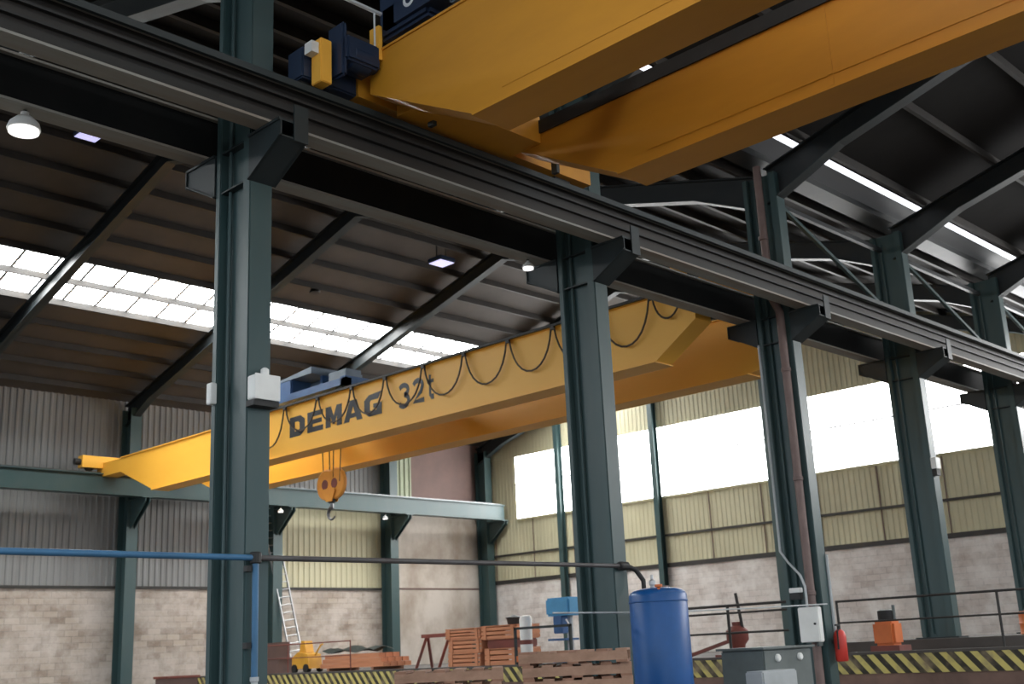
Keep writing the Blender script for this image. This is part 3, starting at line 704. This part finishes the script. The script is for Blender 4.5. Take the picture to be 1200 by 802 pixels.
# ------------------------------------------------------------------ pallet pile in front of the second column
def pallet(name, cx, cy, z, ang, m1, m2, L=1.35, W=1.15):
    t = thing(name, (cx, cy, z), '', 'pallet', 'pallets piled in front of the second column')
    o = (cx, cy, z)
    n = 6
    for i in range(n):
        yy = cy-W/2+(W-.12)*i/(n-1)
        B().box(cx-L/2, cx+L/2, yy, yy+.12, z+.115, z+.14).build('deck_board', m1 if i % 2 else m2, t)
    for i in range(3):
        xx = cx-L/2+(L-.1)*i/2
        B().box(xx, xx+.1, cy-W/2, cy+W/2, z+.022, z+.115).build('stringer', m2, t)
    for i in range(3):
        yy = cy-W/2+(W-.12)*i/2
        B().box(cx-L/2, cx+L/2, yy, yy+.12, z, z+.022).build('bottom_board', m1, t)
    t.rotation_euler.z = ang
    return t
pb = None; NP = 12
for i in range(NP):
    z = i*.1405
    ang = math.radians(40+random.uniform(-3, 3))
    lx, ly = 9.95+random.uniform(-.02, .02), 8.75+random.uniform(-.02, .02)
    if pb is None: pb = pallet('wooden_pallet', lx, ly, z, ang, 'wood_brown', 'wood_pale'); o = pb
    else: o = dup(pb, (lx, ly, z), None, ang)
    o['label'] = ('topmost brown pallet of the pile in front of the second column' if i == NP-1 else '%s pallet from the top of the pile before the second column' % ORD[NP-1-i])
p2b = None; NP2 = 11
for i in range(NP2):
    z = i*.1405
    ang = math.radians(44+random.uniform(-2, 2)); lx, ly = 9.95-.95+random.uniform(-.02, .02), 8.75+1.06+random.uniform(-.02, .02)
    o = dup(pb, (lx, ly, z), None, ang)
    o['group'] = 'pallets in the lower pile'
    o['label'] = ('topmost pallet of the lower pile, left of the taller pallet pile' if i == NP2-1 else '%s pallet from the top of the lower pile, left of the taller one' % ORD[NP2-1-i])

# ------------------------------------------------------------------ machine in front of the third column
mc = thing('machine_cabinet', (14.2, 8.75, 0), 'dark grey machine cabinet with two round lights in front of the third column', 'machine')
mrot = math.radians(-42)
def mloc(b): return b
mb = B().box(13.95, 15.2, 8.9, 9.6, 0, 1.57).build('body', 'grey_metal', mc, bevel=.02)
B().box(13.9, 15.25, 8.86, 9.64, 1.57, 1.60).build('top_plate', 'grey_metal', mc)
for xx in (14.28, 14.86): B().lathe((xx, 8.9, 1.45), [(.05, 0), (.05, -.03), (.035, -.045)], 14, 'y').build('indicator_light', 'white', mb)
su = B().box(13.45, 14.3, 8.62, 8.9, 0, 1.30).build('side_unit', 'lightgrey', mc, bevel=.02)
B().box(13.55, 14.2, 8.61, 8.62, 1.02, 1.06).build('vent_slot', 'black', su)
B().box(13.55, 14.2, 8.61, 8.62, .9, .94).build('vent_slot', 'black', su)

# ------------------------------------------------------------------ railings along the raised floor
def railing(name, pts_y, x, h, mids, label, mat, r=.022):
    t = thing(name, (x, sum(pts_y)/len(pts_y), PLAT), label, 'railing')
    a, b_ = min(pts_y), max(pts_y)
    B().tube([(x, a, PLAT+h), (x, b_, PLAT+h)], r, 8).build('top_rail', mat, t, True)
    for m_ in mids: B().tube([(x, a, PLAT+m_), (x, b_, PLAT+m_)], r*.8, 8).build('mid_rail', mat, t, True)
    for yy in pts_y: B().tube([(x, yy, PLAT+.03), (x, yy, PLAT+h+.02)], r*1.15, 8).build('post', mat, t, True)
    return t
railing('guard_rail', [2.2, 5.2, 8.3, 11.4], XP+.1, .98, [.58], 'dark steel guard rail along the raised floor, right of the third column', 'purlin')
railing('guard_rail', [11.5, 13.9, 16.4], XP+.1, 1.05, [.9, .5], 'dark steel guard rail on the raised floor between blue tank and third column', 'purlin', .028)
railing('guard_rail', [26.6, 29.6, 32.8], XP+.15, .84, [.45], 'thin dark red guard rail on the raised floor before the orange boards', 'redbrown', .016)
# ------------------------------------------------------------------ things on the raised floor
def crate(cx, cy, z, L, W, H, m, label, grp):
    """slatted timber crate; long along y"""
    t = thing('timber_crate', (cx, cy, z), label, 'crate', grp)
    for i in range(3):
        zz = z+.02+(H-.04)*i/3
        for xs in (cx-W/2, cx+W/2-.03): B().box(xs, xs+.03, cy-L/2, cy+L/2, zz, zz+(H-.04)/3-.03).build('side_board', m, t)
    for ys in (cy-L/2, cy+L/2-.03):
        B().box(cx-W/2+.03, cx+W/2-.03, ys, ys+.03, z+.02, z+H-.03).build('end_board', m, t)
    B().box(cx-W/2, cx+W/2, cy-L/2, cy+L/2, z+H-.025, z+H).build('lid', m, t)
    B().box(cx-W/2+.03, cx+W/2-.03, cy-L/2+.03, cy+L/2-.03, z, z+.02).build('bottom', m, t)
    for ys in (cy-L/2+.08, cy+L/2-.2): B().box(cx-W/2-.02, cx-W/2, ys, ys+.1, z+.01, z+H-.02).build('batten', m, t)
    return t
g_ = 'crates stacked on the raised floor'
PX = 22.3
crate(PX, 23.25, PLAT, 1.25, .9, .36, 'wood_orange', 'orange crate at the bottom of the left stack, beside the red trestle', g_)
crate(PX, 23.20, PLAT+.36, 1.30, .9, .36, 'wood_orange', 'orange crate in the middle of the left stack, beside the red trestle', g_)
crate(PX, 23.25, PLAT+.72, 1.36, .95, .28, 'wood_orange', 'orange crate on top of the left stack, beside the red trestle', g_)
crate(PX, 21.85, PLAT, 1.2, .9, .44, 'wood_orange', 'lower orange crate of the right stack, beside the white post', g_)
tag(B().box(PX-.4, PX+.4, 21.3, 22.4, PLAT+.44, PLAT+.66).build('red_bundle', 'redbrown', bevel=.03), 'dark red steel bundle lying between the two crates beside the white post', 'steel bundle')
crate(PX, 21.9, PLAT+.66, 1.3, .9, .36, 'wood_orange', 'upper orange crate of the right stack, beside the white post', g_)
pt = thing('dark_pot', (PX, 21.75, PLAT+1.02), 'dark pot standing on the right stack of orange crates', 'pot')
B().lathe((PX, 21.75, PLAT+1.02), [(.12, 0), (.17, .02), (.2, .16), (.22, .17), (.22, .19)], 18).build('body', 'black', pt, True)
B().lathe((PX, 21.75, PLAT+1.21), [(.21, 0), (.1, .03), (.03, .06)], 18).build('lid', 'black', pt)
wp = thing('white_post', (21.9, 20.95, PLAT), 'white round post standing right of the orange crates', 'post')
B().lathe((21.9, 20.95, PLAT), [(.2, 0), (.2, .03), (.16, .04), (.16, 1.12), (.13, 1.2), (.05, 1.22)], 18).build('body', 'white', wp, True)
B().lathe((21.9, 20.95, PLAT), [(.164, .5), (.168, .51), (.168, .6), (.164, .61)], 18).build('band', 'redbrown', wp)
# blue drilling machine
dm = thing('drill_press', (22.3, 19.9, PLAT), 'light blue drilling machine left of the second column', 'machine')
B().box(22.0, 22.6, 19.55, 20.2, PLAT, PLAT+.1).build('base', 'blue', dm, bevel=.02)
B().lathe((22.42, 19.9, PLAT+.1), [(.08, 0), (.08, 1.3)], 14).build('column', 'lightgrey', dm)
B().box(21.95, 22.55, 19.5, 20.3, PLAT+1.15, PLAT+1.6).build('head', paint('machine_light_blue', (.10, .36, .62), (.08, .28, .5), .45), dm, bevel=.05)
B().box(21.95, 22.2, 19.75, 20.05, PLAT+.72, PLAT+1.15).build('spindle_housing', 'blue', dm, bevel=.02)
B().box(21.9, 22.4, 19.6, 20.2, PLAT+.55, PLAT+.6).build('table', 'blue', dm)
B().tube([(21.95, 19.6, PLAT+1.05), (21.85, 19.4, PLAT+.9)], .02, 8).build('feed_lever', 'white', dm)
fr = thing('work_barrier', (21.3, 20.0, PLAT), 'dark barrier with red lower rail in front of the blue drilling machine', 'barrier')
for yy in (20.75, 18.9): B().box(21.3, 21.36, yy, yy+.06, PLAT, PLAT+.92).build('leg', 'teal_dark', fr)
B().box(21.3, 21.36, 18.9, 20.81, PLAT+.86, PLAT+.92).build('top_rail', 'teal_dark', fr)
B().box(21.3, 21.36, 18.96, 20.75, PLAT+.08, PLAT+.22).build('bottom_rail', 'orange', fr)
# trestle
ts = thing('steel_trestle', (PX, 24.7, PLAT), 'dark red steel trestle left of the orange crates', 'trestle')
for yy in (24.25, 25.2):
    B().beam((PX-.3, yy+.16, PLAT), (PX-.02, yy, PLAT+.86), .07, .07).build('leg', 'redbrown', ts)
    B().beam((PX+.3, yy+.16, PLAT), (PX+.02, yy, PLAT+.86), .07, .07).build('leg', 'redbrown', ts)
B().box(PX-.06, PX+.06, 24.0, 25.4, PLAT+.82, PLAT+.92).build('beam', 'redbrown', ts)
dd = thing('steel_drum', (PX+.9, 24.6, PLAT), 'dark green drum behind the red trestle', 'drum')
B().lathe((PX+.9, 24.6, PLAT), [(.28, 0), (.3, .02), (.29, .04), (.29, .28), (.305, .30), (.29, .32), (.29, .56), (.305, .58), (.29, .6), (.29, .82), (.3, .84), (.27, .85)], 20).build('body', 'tarp', dd, True)
B().lathe((PX+.9, 24.75, PLAT+.85), [(.04, 0), (.04, .02)], 10).build('bung', 'black', dd)
# orange boards with a tarpaulin
lay = [(0, 4), (1, 4), (2, 3)]
idx = 0
for L_, n_ in lay:
    for j in range(n_):
        o = B().box(21.75+j*.27, 21.75+j*.27+.24, 26.5+.1*L_, 29.5-.12*L_-.05*(j % 2), PLAT+.1+L_*.13, PLAT+.1+L_*.13+.125).build('timber_board', 'wood_orange')
        row = ['bottom', 'middle', 'top'][L_]
        tag(o, 'orange board, %s from front in the %s layer beside the yellow machine' % (ORD[j], row), 'board', 'orange boards on the raised floor'); idx += 1
for yy in (26.9, 29.0): tag(B().box(21.7, 22.85, yy, yy+.1, PLAT, PLAT+.1).build('bearer', 'wood_brown'), 'wooden bearer under the %s end of the orange board stack' % ('right' if yy < 28 else 'left'), 'bearer')
bm = B(); gx, gy = 6, 16
vv = [[bm.bm.verts.new((21.72+i*.16, 26.9+j*.165, PLAT+.49+.10*math.exp(-((i-3)/2.2)**2)*(1+.5*math.sin(j*1.3+i))+.05*math.sin(j*.9)+.06)) for j in range(gy)] for i in range(gx)]
for i in range(gx-1):
    for j in range(gy-1): bm.bm.faces.new((vv[i][j], vv[i+1][j], vv[i+1][j+1], vv[i][j+1]))
bmesh.ops.solidify(bm.bm, geom=bm.bm.faces[:], thickness=.04)
tag(bm.build('tarpaulin', 'tarp', None, True), 'crumpled dark tarpaulin lying on the orange boards', 'tarpaulin')
# yellow machine
ym = thing('floor_saw', (21.9, 30.3, PLAT), 'small yellow machine at the left end of the orange boards', 'machine')
B().prism([(29.85, PLAT+.12), (30.75, PLAT+.12), (30.75, PLAT+.45), (30.45, PLAT+.62), (29.95, PLAT+.55)], face, 21.6, 22.1).build('body', 'machine_yellow', ym)
B().prism([(30.15, PLAT+.6), (30.5, PLAT+.6), (30.42, PLAT+.95), (30.25, PLAT+.95)], face, 21.7, 22.0).build('hopper', 'machine_yellow', ym)
for yy in (30.0, 30.6):
    for xx in (21.6, 22.1): B().lathe((xx, yy, PLAT+.13), [(.13, -.04), (.13, .04)], 14, 'x').build('wheel', 'black', ym)
B().tube([(21.85, 29.9, PLAT+.5), (21.85, 29.6, PLAT+.8), (21.85, 29.5, PLAT+.82)], .025, 8).build('handle', 'machine_yellow', ym)
bx = thing('dark_chest', (21.7, 32.0, PLAT), 'dark brown metal chest left of the yellow machine', 'chest')
B().box(21.5, 22.1, 31.3, 32.5, PLAT, PLAT+.42).build('body', 'clad_brown', bx, bevel=.01)
B().box(21.48, 22.12, 31.28, 32.52, PLAT+.42, PLAT+.48).build('lid', 'clad_brown', bx, bevel=.01)
# low sheet screen standing in the back left of the platform
sc_ = thing('sheet_screen', (23.2, 34.0, PLAT), 'grey sheet metal screen standing right of the nearest column', 'screen')
B().box(23.2, 23.24, 33.2, 35.0-.3, PLAT+.04, PLAT+1.0).build('panel', 'clad_brown', sc_)
for yy in (33.25, 34.6): B().box(23.1, 23.34, yy, yy+.05, PLAT, PLAT+.04).build('foot', 'black', sc_)
bn = thing('steel_bin', (18.95, 33.0, 0), 'brown steel bin at the bottom edge, left of the nearest column', 'bin')
B().prism([(18.55, .15), (19.35, .15), (19.45, 1.38), (18.45, 1.38)], lambda u, v, q: (u, q, v), 32.6, 33.4).build('body', 'clad_brown', bn, bevel=.015)
B().box(18.40, 19.50, 32.55, 33.45, 1.38, 1.45).build('rim', 'redbrown', bn, bevel=.01)
for xx in (18.6, 19.2): B().box(xx, xx+.1, 32.65, 33.35, 0, .15).build('runner', 'black', bn)
# ladder leaning on the back wall
ld = thing('ladder', (25.2, 35.3, PLAT), 'tall grey ladder leaning against the back wall beside the nearest column', 'ladder')
ba, ta = Vector((25.15, 35.35, PLAT)), Vector((24.3, 36.32, 7.45))
ax_ = Vector((.99, 0, .12)).normalized()
for s_ in (-.26, .26): B().beam(ba+ax_*s_, ta+ax_*s_, .035, .08, (0, 1, 0)).build('side_rail', 'alu', ld)
for i in range(22):
    c_ = ba+(ta-ba)*((i+.7)/22.5)
    B().tube([c_-ax_*.26, c_+ax_*.26], .022, 6).build('rung', 'alu', ld)
# fire extinguisher, orange pump, vice, orange drum on the right
ex, ey_, ez_ = 18.52, 10.26, 1.28
fe = thing('fire_extinguisher', (ex, ey_, ez_), 'red fire extinguisher hanging low on the column with the downpipe', 'fire extinguisher')
B().lathe((ex, ey_, ez_), [(.09, 0), (.105, .02), (.105, .42), (.085, .49), (.04, .53)], 18).build('cylinder', 'red', fe, True)
vl = B().lathe((ex, ey_, ez_+.53), [(.03, 0), (.03, .06)], 10).build('valve', 'black', fe)
B().box(ex-.10, ex+.02, ey_-.02, ey_+.02, ez_+.59, ez_+.62).build('lever', 'black', vl)
B().tube([(ex, ey_-.02, ez_+.56), (ex-.1, ey_-.02, ez_+.5), (ex-.12, ey_-.02, ez_+.2)], .015, 8).build('hose', 'black', fe)
B().box(ex-.05, ex+.05, ey_+.09, 10.40, ez_+.3, ez_+.36).build('wall_bracket', 'black', fe)
op = thing('electric_pump', (21.7, 11.0, PLAT), 'orange brown pump with dark motor right of the column with the downpipe', 'pump')
B().box(21.45, 21.95, 10.75-.1, 11.25, PLAT, PLAT+.12).build('base_frame', 'redbrown', op)
B().box(21.5, 21.9, 10.75, 11.2, PLAT+.12, PLAT+.58).build('housing', 'orange', op, bevel=.05)
B().lathe((21.7, 10.97, PLAT+.58), [(.15, 0), (.16, .02), (.16, .2), (.1, .22)], 16).build('motor', 'black', op, True)
B().lathe((21.7, 10.80, PLAT+.58), [(.03, 0), (.03, .30)], 10).build('outlet_pipe', 'grey_metal', op)
vc = thing('valve_stand', (21.9, 14.6, PLAT), 'red brown valve on a stand behind the guard rail, left of the third column', 'valve')
B().box(21.6, 22.1, 14.2, 15.0, PLAT, PLAT+.06).build('base_frame', 'redbrown', vc)
B().lathe((21.85, 14.55, PLAT+.06), [(.18, 0), (.13, .05), (.16, .2), (.24, .3), (.24, .5), (.15, .58), (.1, .6), (.1, .68)], 18).build('body', 'redbrown', vc, True)
B().beam((21.85, 14.75, PLAT+.35), (21.85, 15.9, PLAT+.05), .07, .07).build('support_arm', 'redbrown', vc)
B().tube([(21.85, 14.4, PLAT+.6), (21.8, 14.47, PLAT+1.35)], .035, 8).build('spindle', 'purlin', vc)
od = thing('orange_drum', (24.0, 9.1, PLAT+.2), 'orange drum on the plinth at the right edge of the photo', 'drum')
B().lathe((24.2, 9.05, PLAT+.2), [(.3, 0), (.32, .02), (.31, .04), (.31, .2), (.325, .22), (.31, .24), (.31, .42), (.32, .44), (.28, .45)], 22).build('body', 'orange', od, True)
B().lathe((24.2, 9.05, PLAT+.65), [(.2, 0), (.2, .03)], 16).build('lid', 'redbrown', od)

# ------------------------------------------------------------------ light
w = bpy.data.worlds.new('sky'); bpy.context.scene.world = w; w.use_nodes = True
bg = w.node_tree.nodes['Background']; bg.inputs['Color'].default_value = (.80, .90, 1.0, 1); bg.inputs['Strength'].default_value = WORLD

# ------------------------------------------------------------------ camera
cam = bpy.data.cameras.new('camera'); co = bpy.data.objects.new('camera', cam); C.objects.link(co)
cam.sensor_width = 36; cam.sensor_fit = 'HORIZONTAL'; cam.lens = 36*1346.2656/1200
R = Matrix(((0.6995352, 0.15493409, 0.69760012), (-0.7131375, 0.21374288, 0.66764428), (-0.0456662, -0.96452548, 0.26000998)))
rt, dnv, fw = R.col[0], R.col[1], R.col[2]
mw = Matrix(((rt[0], -dnv[0], -fw[0], 0), (rt[1], -dnv[1], -fw[1], 0), (rt[2], -dnv[2], -fw[2], EYE), (0, 0, 0, 1)))
co.matrix_world = mw
cam.dof.use_dof = True; cam.dof.focus_distance = 12.5; cam.dof.aperture_fstop = 2.2
cam.clip_start = .05; cam.clip_end = 300
bpy.context.scene.camera = co
vs = bpy.context.scene.view_settings
vs.view_transform = 'Standard'; vs.look = 'None'; vs.exposure = 0; vs.gamma = 1; vs.use_curve_mapping = False
